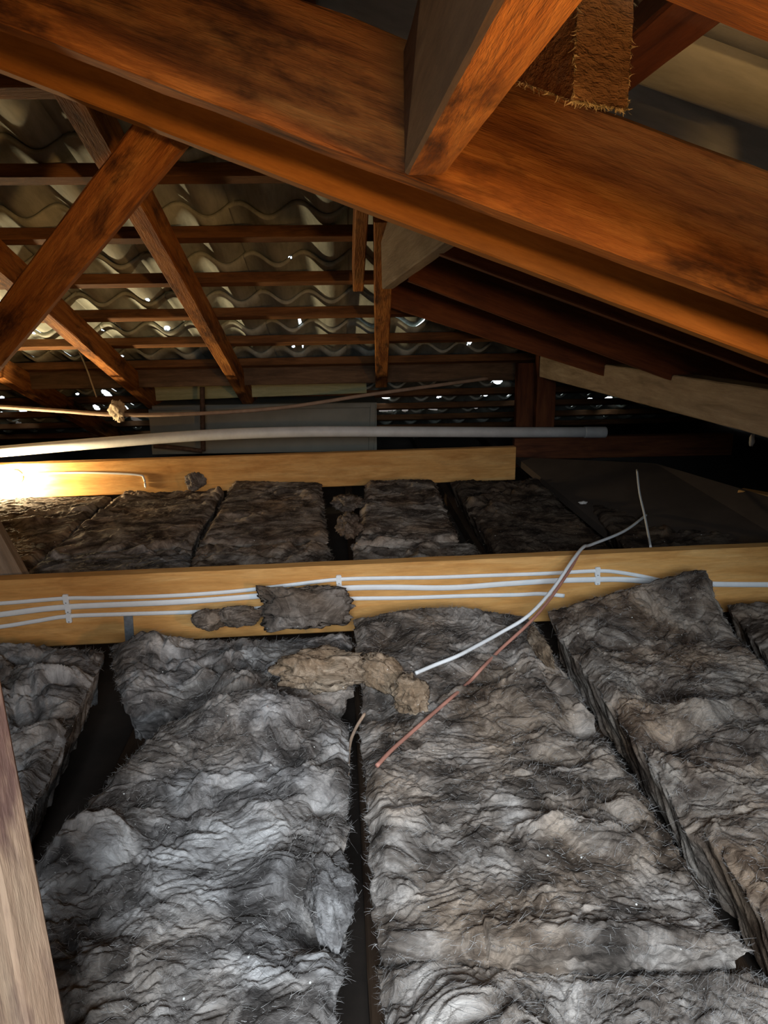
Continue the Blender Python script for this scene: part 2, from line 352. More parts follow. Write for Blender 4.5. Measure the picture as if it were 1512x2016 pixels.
SURF = []
def batt(quad, thick, cell, seed, material, fmat, label, amp=1.0, nf=1500, dents=(), lift=None, drop=0.0, rough_edge=0.006, fuzz=8.0, group=None, name='insulation_batt'):
    """quad: world corners of the top, near-left, near-right, far-right, far-left"""
    A, B, C, D = [np.array(q) for q in quad]
    wid = 0.5 * (np.linalg.norm(B - A) + np.linalg.norm(C - D)); ln = 0.5 * (np.linalg.norm(D - A) + np.linalg.norm(C - B))
    nu = max(8, int(wid / cell)); nv = max(8, int(ln / cell)); k = max(4, int(thick / cell / 2.2))
    iu = np.arange(-k, nu + k + 1); iv = np.arange(-k, nv + k + 1)
    U, Vv = np.meshgrid(iu, iv, indexing='ij')
    u = np.clip(U / nu, 0, 1); v = np.clip(Vv / nv, 0, 1)
    ou = np.maximum(np.maximum(-U, U - nu), 0) / k; ov = np.maximum(np.maximum(-Vv, Vv - nv), 0) / k
    dep = np.maximum(ou, ov)
    P = ((1 - u) * (1 - v))[..., None] * A + (u * (1 - v))[..., None] * B + (u * v)[..., None] * C + ((1 - u) * v)[..., None] * D
    x, y = P[..., 0], P[..., 1]
    eu = np.minimum(u, 1 - u) * wid; ev = np.minimum(v, 1 - v) * ln; e = np.minimum(eu, ev)
    fade = np.clip(e / 0.02, 0, 1); fade = fade * fade * (3 - 2 * fade)
    hh, tone = wool_fields(x, y, seed, amp); h = hh * (0.45 + 0.55 * fade) - 0.012 * (1 - fade)
    for (du, dv, rr, dd) in dents:
        g2 = ((u - du) * wid) ** 2 + ((v - dv) * ln) ** 2
        g2 = g2 * (1 + 0.8 * pn(x * 14, y * 14, seed + 31))
        h = h + dd * np.exp(-g2 / (rr * rr))
    if lift is not None: h = h + lift(u, v)
    z = P[..., 2] + h - drop - dep * (thick - 0.014)
    cx = (u - 0.5) * 2; cy = (v - 0.5) * 2
    ax = (B - A) / np.linalg.norm(B - A); ay = (D - A) / np.linalg.norm(D - A)
    wob = rough_edge * (pn(x * 30 + dep * 3, y * 30 + dep * 2, seed + 20) + 0.8 * pn(x * 80, y * 80 + dep * 9, seed + 21)) * 1.6 - 0.034 * dep
    wob = wob + rough_edge * 1.5 * pn(x * 7, y * 7, seed + 25)
    mu = np.where(ou > 0, np.sign(cx), 0) + np.where((eu < 0.02) & (ou == 0), np.sign(cx) * (1 - eu / 0.02), 0)
    mv = np.where(ov > 0, np.sign(cy), 0) + np.where((ev < 0.02) & (ov == 0), np.sign(cy) * (1 - ev / 0.02), 0)
    x = x + wob * (mu * ax[0] + mv * ay[0]); y = y + wob * (mu * ax[1] + mv * ay[1])
    cen = (A + B + C + D) / 4; zb = cen[2] - thick - drop
    verts = np.stack([x - cen[0], y - cen[1], z - zb], -1)
    nuu, nvv = verts.shape[:2]
    idx = np.arange(nuu * nvv).reshape(nuu, nvv)
    q = np.stack([idx[:-1, :-1], idx[1:, :-1], idx[1:, 1:], idx[:-1, 1:]], -1).reshape(-1, 4)
    # drop the collapsed corner patches
    cu = (ou > 0) & (ov > 0); bad = cu[:-1, :-1] & cu[1:, :-1] & cu[1:, 1:] & cu[:-1, 1:]
    q = q[~bad.ravel()]
    me = npmesh(name, verts.reshape(-1, 3), q)
    at = me.attributes.new('tone', 'FLOAT', 'POINT'); at.data.foreach_set('value', tone.astype(np.float32).ravel())
    o = link(name, me, material, None, label, 'insulation', group)
    SURF.append((verts.reshape(-1, 3) + np.array((cen[0], cen[1], zb)), q))
    o.location = (cen[0], cen[1], zb)
    r = np.random.default_rng(seed)
    gx = np.gradient(verts, axis=0); gy = np.gradient(verts, axis=1)
    N = np.cross(gx, gy); N /= (np.linalg.norm(N, axis=2, keepdims=True) + 1e-9)
    if nf:
        ne = nf; nf = int(nf * fuzz)
        su = r.integers(k, k + nu + 1, nf); sv = r.integers(k, k + nv + 1, nf)
        b = verts[su, sv]; nn = N[su, sv]
        ang = 3.2 * pn(b[:, 0] * 5 + cen[0] * 5, b[:, 1] * 5 + cen[1] * 5, seed + 40) + r.normal(0, 0.5, nf)
        dr = np.stack([np.cos(ang), np.sin(ang) * 0.8, np.zeros(nf)], 1); dr = dr - nn * (dr * nn).sum(1, keepdims=True)
        t = r.random(ne); side = r.integers(0, 4, ne)
        eu_ = np.where(side == 0, k, np.where(side == 1, k + nu, (k + t * nu).astype(int)))
        ev_ = np.where(side == 2, k, np.where(side == 3, k + nv, (k + t * nv).astype(int)))
        b2 = verts[eu_, ev_]; n2 = N[eu_, ev_]
        out = np.stack([np.where(side == 0, -1., np.where(side == 1, 1., 0.)), np.where(side == 2, -1., np.where(side == 3, 1., 0.)), r.uniform(-.2, .6, ne)], 1)
        out[:, :2] += r.normal(0, 0.7, (ne, 2))
        fibres('wool_fibres', np.concatenate([b, b2]), np.concatenate([nn, n2]), np.concatenate([dr, out]),
               np.concatenate([np.where(r.random(nf) < 0.06, r.uniform(0.02, 0.04, nf), r.uniform(0.005, 0.018, nf)), r.uniform(0.003, 0.011, ne)]), 0.00022, o, fmat, lift=0.22, seed=seed, steps=4)
    return o

def clump(center, dims, seed, material, fmat, label, rot=(0, 0, 0), sub=5, rough=0.35, nf=300, box=0.0, bend=0.0):
    bm = bmesh.new(); bmesh.ops.create_icosphere(bm, subdivisions=sub, radius=1.0)
    for vtx in bm.verts:
        p = vtx.co.copy()
        if box: m_ = max(abs(p.x), abs(p.y), abs(p.z)); p = p.lerp(p / m_ * 0.85, box)
        q = p * 1.6 + Vector((seed * 3.3, seed, 0))
        d = rough * mnoise.fractal(q, 0.9, 2.1, 4) + rough * 0.35 * (1 - 2 * abs(mnoise.noise(Vector((q.x * 3, q.y * 7, q.z * 7)))))
        p = p * (1 + d)
        c = Vector((p.x * dims[0] / 2, p.y * dims[1] / 2, p.z * dims[2] / 2))
        if bend: c.z -= bend * (c.x / dims[0] * 2) ** 2
        vtx.co = c
    zmin = min(vv.co.z for vv in bm.verts)
    for vv in bm.verts: vv.co.z -= zmin
    for f in bm.faces: f.smooth = True
    me = bpy.data.meshes.new('wool_clump'); bm.normal_update()
    r = random.Random(seed); pick = [r.choice(bm.verts[:]) if False else None for _ in range(0)]
    bm.verts.ensure_lookup_table(); ids = [r.randrange(len(bm.verts)) for _ in range(nf)]
    b = np.array([bm.verts[i].co[:] for i in ids]); nn = np.array([bm.verts[i].normal[:] for i in ids])
    bm.to_mesh(me); bm.free()
    o = link('wool_clump', me, material, None, label, 'insulation')
    o.location = Vector(center) - Vector((0, 0, dims[2] / 2)); o.rotation_euler = rot
    g = np.random.default_rng(seed); dr = g.normal(0, 1, (nf, 3)); dr = dr - nn * (dr * nn).sum(1, keepdims=True) * 0.7
    fibres('wool_fibres', b, nn, dr, g.uniform(0.004, 0.016, nf), 0.0003, o, fmat, lift=0.5, seed=seed)
    return o

# ------------------------------------------------------------------ the shell
def slab(name, x0, x1, y0, y1, z0, z1, material):
    vs = [(x, y, z) for z in (z0, z1) for y in (y0, y1) for x in (x0, x1)]
    fs = [(0, 2, 3, 1), (4, 5, 7, 6), (0, 1, 5, 4), (2, 6, 7, 3), (0, 4, 6, 2), (1, 3, 7, 5)]
    return link(name, mesh(name, vs, fs), material, kind='structure')
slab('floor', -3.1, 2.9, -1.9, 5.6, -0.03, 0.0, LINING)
slab('wall_left', -3.15, -3.05, -1.9, 5.6, 0.0, 2.2, DARKWALL)
slab('wall_right', 2.85, 2.95, -1.9, 5.6, 0.0, 1.2, DARKWALL)
slab('wall_rear', -3.05, 2.85, -1.95, -1.85, 0.0, 2.2, DARKWALL)
slab('wall_eave', -3.05, 2.85, 5.35, 5.45, 0.0, 0.14, DARKWALL)
slab('ceiling', -3.05, -1.25, -1.85, 0.75, CZ + 0.95, CZ + 1.0, DARKWALL)

# ------------------------------------------------------------------ roof: tiles and battens
SL = 0.364; AN = math.atan(SL); CA, SA = math.cos(AN), math.sin(AN)
ZB, ZR = 1.04, 0.30             # batten plane: back z = ZB - SL*Y, right z = ZR - SL*X (relative to the camera)
GA_ = 0.31                      # course spacing in plan
LAM, AMP, TH, TL = 0.170, 0.022, 0.014, 0.42
TWC = 2 * LAM                   # cover width of a tile
def tile_geo(nx, ny):
    vs = []; W = TWC + 0.018
    tilt = (TH + 0.004) / (GA_ / CA)
    for s in (0, 1):
        for i in range(nx + 1):
            for j in range(ny + 1):
                x = W * i / nx; y = TL * j / ny
                lap = 0.007 * max(0.0, (x - TWC + 0.002) / 0.02)
                vs.append((x, y, AMP * math.sin(2 * math.pi * x / LAM + 0.6) + s * TH + y * tilt + lap))
    n1 = (nx + 1) * (ny + 1); fs = []
    I = lambda s, i, j: s * n1 + i * (ny + 1) + j
    for i in range(nx):
        for j in range(ny):
            fs.append(((I(0, i, j), I(0, i, j + 1), I(0, i + 1, j + 1), I(0, i + 1, j)), (i, j)))
            fs.append(((I(1, i, j), I(1, i + 1, j), I(1, i + 1, j + 1), I(1, i, j + 1)), (i, j)))
    for i in range(nx):
        fs.append(((I(0, i, 0), I(0, i + 1, 0), I(1, i + 1, 0), I(1, i, 0)), (i, 0)))
        fs.append(((I(0, i + 1, ny), I(0, i, ny), I(1, i, ny), I(1, i + 1, ny)), (i, ny - 1)))
    for j in range(ny):
        fs.append(((I(0, 0, j + 1), I(0, 0, j), I(1, 0, j), I(1, 0, j + 1)), (0, j)))
        fs.append(((I(0, nx, j), I(0, nx, j + 1), I(1, nx, j + 1), I(1, nx, j)), (nx - 1, j)))
    return vs, fs
tv, tf = tile_geo(28, 5)
TILE_ME = mesh('roof_tile', tv, [f for f, _ in tf], True); TILE_ME.materials.append(TILE)
fv, ff = tile_geo(56, 60)
# chips and gaps where daylight comes through: image x, y, half width, half height, slant
HOLES = [(210, 775, 9, 5, .5), (240, 803, 13, 8, .5), (47, 811, 8, 5, .4), (4, 785, 6, 4, .3), (180, 829, 7, 4, .5), (210, 852, 5, 3, .2),
         (190, 803, 6, 4, .5), (272, 828, 12, 4, .4), (140, 804, 4, 2.5, .3), (38, 834, 5, 3, .4), (4, 839, 5, 3, .4), (104, 778, 5, 3.5, .5), (152, 776, 3, 2, 0), (6, 815, 6, 3, .3),
         (329, 646, 5, 4, 0), (291, 590, 4, 2.5, .2), (203, 650, 4, 2, .2), (66, 655, 4, 2.5, .3), (240, 701, 4, 2, 0), (571, 507, 4, 2.5, .2), (590, 632, 3, 5, 0), (578, 682, 3, 2, 0), (596, 678, 2, 6, 0),
         (980, 748, 8, 7, 0), (957, 774, 5, 5, -.3), (1003, 772, 4, 4, -.4), (938, 800, 4, 4, -.3), (1000, 817, 3, 2, 0), (764, 807, 15, 3, -.1), (797, 806, 5, 4, 0), (760, 778, 9, 6, 0), (868, 778, 7, 3, -.5), (845, 803, 14, 2.5, .2),
         (1195, 787, 9, 5, -.3), (1158, 789, 8, 4, -.3), (1240, 784, 2.5, 2.5, 0), (1103, 834, 5, 4, -.2), (1120, 838, 9, 2, 0), (923, 676, 5, 2, -.6), (716, 404, 9, 5, .2)]
LIFTED = [(556, 395, .7), (690, 395, .5), (572, 500, .6), (655, 560, .5), (620, 640, .8), (700, 640, .8), (470, 585, .4), (780, 640, .8)]     # tiles sitting open at the side lap
def in_hole(p):
    x, y = proj(p)
    for hx, hy, a, b, s in HOLES:
        a *= 1.25; b *= 1.25; dx = x - hx; dy = y - hy - s * dx
        if (dx / a) ** 2 + (dy / b) ** 2 < 1: return True
    return False
def near_hole(p, rad):
    x, y = proj(p)
    return any(abs(x - h[0]) < rad and abs(y - h[1]) < rad for h in HOLES)

roof_b = empty('roof_back', V(0, 0, 0), kind='structure'); roof_r = empty('roof_right', V(0, 0, 0), kind='structure')
HIP = (ZB - ZR) / SL            # on the hip Y = X + HIP
def place_tile(parent, mw, holes):
    me = TILE_ME
    if holes:
        c = mw @ Vector((TWC / 2, TL / 2, 0))
        d = MI @ (c - CAM)
        if d.z > 0.5 and near_hole(c, 0.30 * F / d.z):
            wv = [mw @ Vector(q) for q in fv]
            keep = []; hit = False
            for f, _ in ff:
                cc = (wv[f[0]] + wv[f[2]]) * 0.5
                if in_hole(cc): hit = True
                else: keep.append(f)
            if hit:
                me = mesh('roof_tile', fv, keep, True); me.materials.append(TILE)
                bm = bmesh.new(); bm.from_mesh(me)
                lo = [v for v in bm.verts if not v.link_faces]; bmesh.ops.delete(bm, geom=lo, context='VERTS'); bm.to_mesh(me); bm.free()
    o = link('roof_tile', me, None, parent)
    setw(o, mw)
def jit_m(r):
    return Matrix.Translation((r.uniform(-.002, .002), r.uniform(-.007, .007), r.uniform(0, .002))) @ Matrix.Rotation(r.uniform(-.006, .006), 4, 'Z')
rt = random.Random(3)
YB = [0.73 + GA_ * i for i in range(15)]       # batten lines of the back slope
for i, Y in enumerate(YB):
    x = -3.02
    while x < 2.7:
        if Y > x + HIP - 0.36 and Y + 0.4 > max(0.8, 0):
            base = Matrix((Vector((1, 0, 0)), Vector((0, CA, -SA)), Vector((0, SA, CA)))).transposed().to_4x4()
            base.translation = V(x, Y - 0.02, ZB - SL * (Y - 0.02)) + Vector((0, SA, CA)) * (AMP + 0.033)
            cpx = proj(base @ Vector((0.02, GA_ * 0.6, 0))); dj = jit_m(rt)
            for lx, ly, am in LIFTED:
                if abs(cpx[0] - lx) < 42 and abs(cpx[1] - ly) < 26: dj = Matrix.Translation((0.004, 0.0, 0.010 * am)) @ Matrix.Rotation(-0.05 * am, 4, 'Y')
            place_tile(roof_b, base @ dj, True)
        x += TWC
XB = [-1.613 + GA_ * i for i in range(15)]      # batten lines of the right slope
for X in XB:
    y = min(X + HIP + 0.55, 5.0)
    while y > -1.85:
        base = Matrix((Vector((0, -1, 0)), Vector((CA, 0, -SA)), Vector((SA, 0, CA)))).transposed().to_4x4()
        base.translation = V(X - 0.02, y, ZR - SL * (X - 0.02)) + Vector((SA, 0, CA)) * (AMP + 0.036)
        if X < 2.75: place_tile(roof_r, base @ jit_m(rt), False)
        y -= TWC
for Y in YB:
    x1 = min(2.6, Y - HIP)
    if x1 > -2.9:
        beam('batten', V(-3.0, Y, ZB - SL * Y - 0.004), V(x1, Y, ZB - SL * Y - 0.004), (0, CA, -SA), (0, SA, CA), 0.042, 0.035, W_BATT, roof_b)
for X in XB:
    beam('batten', V(X, min(5.0, X + HIP), ZR - SL * X), V(X, -1.8, ZR - SL * X), (CA, 0, -SA), (SA, 0, CA), 0.042, 0.035, W_RED, roof_r)

# ------------------------------------------------------------------ rafters of the back slope (under the battens)
RD = 0.095
def back_rafter(X, label, y0, y1=5.1, w=0.05, dx=0.0):
    zt = lambda Y: ZB - SL * Y - 0.006
    E0 = V(X, y0, zt(y0)); E1 = V(X + dx, y1, zt(y1))
    return beam('rafter', E0, E1, (1, 0, 0), (0, -SA, -CA), w, RD, W_RAFT, label=label, cat='rafter', group='rafters of the tiled back slope')
back_rafter(-0.50, 'rafter under the tiles that disappears behind the diagonal brace, right of it', 1.2)
back_rafter(-0.99, 'rafter under the tiles crossing behind the lower end of the diagonal brace', 0.8)
back_rafter(-1.48, 'rafter under the tiles at the far left edge, lit below the purlin', 0.8)
back_rafter(0.100, 'upright-looking jack rafter between the tiles and the grey ridge board', 2.02, 3.6, 0.055, 0.075)
back_rafter(0.052, 'short rafter beside the jack rafter, lit brown by the tile gap', 1.9, 2.45, 0.034)

# ------------------------------------------------------------------ rafters of the right slope
def right_rafter(pl, pr, h, w, label, material, bow=(0, 0), ext=(0, 0), name='rafter', cat='rafter', jit=0.0012):
    return beam(name, pl, pr, (0, 1, 0), (0, 0, 1), w, h, material, bow=bow, ext=ext, jit=jit, label=label, cat=cat)
right_rafter(onY(0, 32, 0.92), onY(1512, 594, 0.78), 0.124, 0.05, 'large rough orange rafter crossing the whole upper picture', W_RAFT, bow=(0, -0.008), ext=(0.45, 0.6), jit=0.003)
right_rafter(onY(0, 130, 1.22), onY(1512, 700, 1.04), 0.10, 0.05, 'smooth orange rafter just behind and below the large rough rafter', W_SMOOTH, bow=(0, -0.006), ext=(0.40, 0.6))
zu = lambda X: 0.16 - SL * X
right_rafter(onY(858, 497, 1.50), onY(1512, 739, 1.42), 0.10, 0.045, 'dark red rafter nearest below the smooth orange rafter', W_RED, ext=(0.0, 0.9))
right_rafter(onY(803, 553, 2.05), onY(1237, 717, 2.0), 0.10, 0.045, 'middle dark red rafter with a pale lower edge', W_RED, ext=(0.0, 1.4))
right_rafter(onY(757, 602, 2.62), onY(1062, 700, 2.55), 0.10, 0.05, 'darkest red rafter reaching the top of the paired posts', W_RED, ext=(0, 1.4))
beam('rafter', onY(1285, -2, 0.36), onY(1512, 90, 0.345), (0, -1, 0), (0, 0, 1), 0.045, 0.09, W_RAFT, ext=(0.02, 0.5), cat='rafter', label='near orange rafter end in the top right corner')
# ridge board behind, near beam overhead, hanging stub
beam('ridge_board', onY(752, 569, 2.08), onY(868, 482, 1.40), (1, 0, 0), (0, 0, 1), 0.032, 0.19, W_GREY, ext=(0.0, 0.12), label='grey weathered ridge board beyond the smooth orange rafter', cat='ridge board')
rb = onY(797, 345, 0.835)
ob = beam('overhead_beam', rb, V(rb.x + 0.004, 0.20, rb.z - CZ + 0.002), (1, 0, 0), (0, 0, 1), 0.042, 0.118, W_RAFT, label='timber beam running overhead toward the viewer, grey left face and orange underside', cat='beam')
# the hanging stub
ob.data.materials.append(W_BROWNGREY)                # cool daylight on the left face, put into the timber colour
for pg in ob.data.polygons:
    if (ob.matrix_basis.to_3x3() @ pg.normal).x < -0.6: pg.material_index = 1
st = empty('timber_stub', onY(1128, 198, 0.53), 'short hanging timber stub with a splintered sawn end', 'timber')
ang = math.radians(26); sx = Vector((math.cos(ang), math.sin(ang), 0)); sy = Vector((-math.sin(ang), math.cos(ang), 0))
SW, SD, SH = 0.050, 0.070, 0.105
vs = []; nS = 10; rs = random.Random(9)
ring = [sx * (SW * i / nS) for i in range(nS)] + [sx * SW + sy * (SD * i / nS) for i in range(nS)] + [sx * (SW - SW * i / nS) + sy * SD for i in range(nS)] + [sy * (SD - SD * i / nS) for i in range(nS)]
for k in range(9):
    for q in ring:
        zl = (q.dot(sy) * 0.45 + rs.uniform(-0.002, 0.001)) if k == 0 else 0
        z0 = q.dot(sy) * 0.45 + 0.006
        z = zl if k == 0 else z0 + (SH - z0) * k / 8
        vs.append(q + Vector((0.03 * z + rs.uniform(-.0006, .0006), 0.1 * z + rs.uniform(-.0006, .0006), z)))
m_ = len(ring)
fs = [(k * m_ + i, k * m_ + (i + 1) % m_, (k + 1) * m_ + (i + 1) % m_, (k + 1) * m_ + i) for k in range(8) for i in range(m_)] + [tuple(range(m_ - 1, -1, -1)), tuple(8 * m_ + i for i in range(m_))]
link('stub_body', mesh('stub_body', vs, fs), W_STUB, st)
r = np.random.default_rng(5); n = 520; Z1 = np.array((0, 0, 1.))
tt = r.random(n)[:, None]; sd = r.integers(0, 6, n)[:, None]; X_ = np.array(sx); Y_ = np.array(sy)
low = tt * X_ * SW; lef = tt * Y_ * SD + Z1 * tt * SD * 0.45; rig = X_ * SW + tt * Y_ * SD + Z1 * tt * SD * 0.45
P0 = np.where(sd <= 1, low, np.where(sd == 2, lef, np.where(sd == 3, rig, np.where(sd == 4, Z1 * tt * SH, X_ * SW + Z1 * tt * SH))))
P0 = P0 + np.array((0.03, 0.1, 0)) * P0[:, 2:3]
dirs = r.normal(0, 0.5, (n, 3)) + np.where(sd <= 3, np.array((0, -0.3, -1.0)), np.array((-0.2, -0.5, -0.7)))
fibres('splinters', P0, np.tile(np.array((0., -1., 0.)), (n, 1)), dirs, r.uniform(0.002, 0.006, n), 0.0006, st, W_SAWN, lift=0.1, seed=4)

# ------------------------------------------------------------------ purlins, props, brace
pb0 = onY(0, 768, 3.55); pb1 = onY(1040, 748, 3.62)
beam('purlin', pb0, pb1, (0, 1, 0), (0, 0, 1), 0.09, 0.115, W_DARK, ext=(1.2, 0.1), label='long dark horizontal purlin carrying the rafters of the tiled slope', cat='purlin')
pr0 = onY(1062, 742, 3.36); pr1 = onY(1512, 862, 1.5)
beam('purlin', pr0, pr1, (1, 0, 0), (0, 0, 1), 0.07, 0.10, W_GREY, ext=(0.0, 1.2), label='grey sloping-looking purlin coming forward at the right edge', cat='purlin')
FZ = 0.0
def post(E, top, w, d, material, label, name='post', cat='post'):
    return beam(name, E, top, (1, 0, 0), (0, 1, 0), w, d, material, label=label, cat=cat)
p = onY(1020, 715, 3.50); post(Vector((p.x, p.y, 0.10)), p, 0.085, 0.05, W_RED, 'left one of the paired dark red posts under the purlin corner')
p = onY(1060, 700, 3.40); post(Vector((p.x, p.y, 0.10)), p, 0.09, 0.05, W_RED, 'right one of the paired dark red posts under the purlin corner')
# diagonal brace
beam('diagonal_brace', onY(256, 250, 1.34), onY(0, 592, 1.62), (0.7, 0, -0.6), (0, 1, 0), 0.078, 0.04, W_RAFT, ext=(0.04, 0.9), label='wide diagonal brace at upper left running down out of the picture', cat='brace')
# foot of another strut at the left edge, standing on the first hanging beam
beam('strut_foot', onY(38, 1128, 1.78), onY(-70, 930, 1.80), (-1, 0, 0.5), (0, 1, 0), 0.10, 0.06, W_GREY, ext=(0.03, 0.25), c=0.012, label='grey foot of a strut at the left edge behind the cabled beam', cat='strut')
# stud at the lower left, close to the viewer
beam('stud', onY(141, 2060, 0.50), onY(-22, 1195, 0.63), (-0.85, 0.5, 0), (-0.5, -0.85, 0), 0.075, 0.035, W_STUD, ext=(0.30, 0.75), jit=0.002, label='close stained pale stud at the lower left corner', cat='stud')

# ------------------------------------------------------------------ hanging beams and ceiling joists
b1a = onZ(0, 1143, -0.61); b1b = onZ(1512, 1077, -0.61)
BEAM1 = beam('hanging_beam', b1a, b1b, (0, 1, 0), (0, 0, -1), 0.04, 0.178, W_PINE, ext=(1.0, 0.9), label='golden pine beam carrying three white cables', cat='beam')
b2a = onZ(0, 914, -0.60); b2b = onZ(1016, 880, -0.60)
BEAM2 = beam('hanging_beam', b2a, b2b, (0, 1, 0), (0, 0, -1), 0.04, 0.150, W_PINE, ext=(0.9, 0.0), label='farther golden pine beam with the bright lamp at its left', cat='beam')
beam('dark_timber', onY(1012, 905, 3.35), onY(1440, 896, 3.30), (0, 1, 0), (0, 0, 1), 0.05, 0.10, W_RED, label='dark reddish timber in the shadow right of the farther pine beam', cat='timber')
JX = [0.0254 + 0.45 * k for k in range(-4, 5)]
JN = ['at the left wall', 'under the batts at far left, outermost', 'left of the batt beside the stud', 'under the gap left of the large grey batt', 'under the narrow gap left of the brown-grey central batt', 'under the dark gap right of the central batt', 'right of the right-hand batt', 'hidden at far right', 'at the right wall', 'outermost at the right wall']
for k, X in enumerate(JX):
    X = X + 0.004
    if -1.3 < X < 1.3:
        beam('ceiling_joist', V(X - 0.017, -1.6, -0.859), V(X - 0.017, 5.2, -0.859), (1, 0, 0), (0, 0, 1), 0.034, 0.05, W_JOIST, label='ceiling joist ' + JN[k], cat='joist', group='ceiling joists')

# ------------------------------------------------------------------ insulation, near row
ZT = -0.70
def Q(nl, nr, fr, fl, z=ZT): return [onZ(*p, z) for p in (nl, nr, fr, fl)]
near = 'batts in front of the cabled beam'
batt(Q((742, 1868), (1486, 1886), (1046, 1215), (700, 1215)), 0.13, 0.0020, 11, WOOL_B, FIB_A,
     'long brown-grey central batt under the loose white cable', amp=1.0, nf=1470, group=near,
     dents=((0.06, 0.60, 0.05, -0.05), (0.93, 0.52, 0.03, -0.035), (0.78, 0.62, 0.05, 0.022), (0.62, 0.20, 0.05, 0.015), (0.16, 0.86, 0.05, -0.03), (0.75, 0.42, 0.035, -0.02)),
     lift=lambda u, v: 0.035 * np.clip((v - 0.72) / 0.28, 0, 1) ** 1.5 * np.sin(np.pi * np.clip(u * 0.9 + 0.05, 0, 1)) + 0.022 * np.clip((0.06 - v) / 0.06, 0, 1) * (u > 0.3))
batt(Q((762, 2250), (1745, 2250), (1500, 1905), (742, 1880), z=-0.725), 0.115, 0.0020, 12, WOOL_B, FIB_A,
     'pale end piece of batt at the bottom right, below the central batt', amp=1.2, nf=770, group=near, dents=((0.25, 0.55, 0.08, 0.03), (0.45, 0.7, 0.05, -0.03)))
batt(Q((-411, 2250), (664, 2250), (688, 1385), (338, 1385)), 0.13, 0.0020, 13, WOOL_A, FIB_A,
     'large grey batt in front of the stud, rounded at its far end', amp=1.1, nf=1470, group=near,
     dents=((0.93, 0.36, 0.05, -0.06), (0.90, 0.62, 0.03, -0.03), (0.80, 0.88, 0.03, -0.022), (0.10, 0.95, 0.07, -0.03), (0.97, 0.99, 0.05, -0.02), (0.80, 0.44, 0.03, 0.02), (0.3, 0.35, 0.05, -0.02)),
     lift=lambda u, v: 0.045 * np.exp(-((v - 0.93) / 0.10) ** 2) * np.sin(np.pi * np.clip(u, 0, 1)) - 0.02 * np.clip((v - 0.96) / 0.04, 0, 1))
batt(Q((238, 1372), (690, 1345), (688, 1246), (218, 1262)), 0.12, 0.0022, 14, WOOL_A, FIB_A,
     'short grey batt against the cabled beam behind the large grey batt', amp=1.0, nf=525, group=near, dents=((0.3, 0.1, 0.06, -0.03),))
batt(Q((-900, 2050), (-160, 2050), (205, 1272), (-60, 1258)), 0.125, 0.0024, 15, WOOL_A, FIB_A,
     'grey batt at the left edge beyond the stud', amp=1.25, nf=700, group=near, dents=((0.7, 0.7, 0.05, -0.02),))
batt(Q((1572, 1880), (2050, 1780), (1385, 1190), (1080, 1215)), 0.13, 0.0022, 16, WOOL_C, FIB_A,
     'dark batt right of the wide gap, its far corner raised on the beam', amp=1.15, nf=1260, group=near,
     dents=((0.28, 0.62, 0.05, -0.03), (0.35, 0.50, 0.04, 0.03), (0.15, 0.45, 0.03, -0.03), (0.05, 0.28, 0.05, -0.03)),
     lift=lambda u, v: 0.10 * np.clip((v - 0.80) / 0.2, 0, 1) ** 1.6 * (0.25 + 0.75 * np.clip(u * 1.15, 0, 1)))
batt(Q((1560, 1330), (1760, 1330), (1600, 1180), (1432, 1183)), 0.12, 0.004, 17, WOOL_C, FIB_B,
     'dark batt corner at the right edge by the cabled beam', amp=1.0, nf=105, group=near)
# ------------------------------------------------------------------ insulation, far row
far = 'batts between the two pine beams'
batt(Q((-420, 1170), (20, 1150), (218, 972), (-120, 985)), 0.12, 0.0045, 21, WOOL_C, FIB_B, 'far-row batt at the left edge under the lamp', amp=0.7, nf=315, group=far)
batt(Q((95, 1082), (375, 1070), (442, 962), (240, 968)), 0.12, 0.004, 22, WOOL_C, FIB_B, 'second far-row batt, right of the lit one under the lamp', amp=0.7, nf=315, group=far)
batt(Q((20, 1150), (362, 1128), (378, 1074), (92, 1090)), 0.12, 0.004, 23, WOOL_A, FIB_B, 'grey strip of batt just behind the cabled beam at left', amp=0.8, nf=210, group=far)
batt(Q((392, 1066), (645, 1062), (632, 948), (458, 946)), 0.125, 0.004, 24, WOOL_C, FIB_B, 'flat dark brown far-row batt in the middle', amp=0.6, nf=315, group=far)
batt(Q((368, 1125), (658, 1112), (647, 1066), (388, 1070)), 0.12, 0.004, 25, WOOL_C, FIB_B, 'narrow brown strip below the flat middle far-row batt', amp=0.8, nf=175, group=far)
batt(Q((700, 1062), (905, 1058), (855, 945), (722, 945)), 0.12, 0.0045, 26, WOOL_C, FIB_B, 'far-row batt right of the torn dark gap', amp=0.9, nf=210, group=far)
batt(Q((690, 1112), (960, 1098), (930, 1064), (695, 1066)), 0.12, 0.0045, 27, WOOL_C, FIB_B, 'torn strip behind the cabled beam right of the dark gap', amp=1.1, nf=140, group=far)
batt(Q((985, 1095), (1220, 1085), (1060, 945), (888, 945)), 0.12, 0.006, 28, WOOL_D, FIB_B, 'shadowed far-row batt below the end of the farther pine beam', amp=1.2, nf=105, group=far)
batt(Q((1240, 1078), (1500, 1070), (1290, 960), (1130, 962)), 0.11, 0.008, 29, WOOL_D, FIB_B, 'nearly black far-row batt at the far right', amp=1.0, nf=0, group=far)

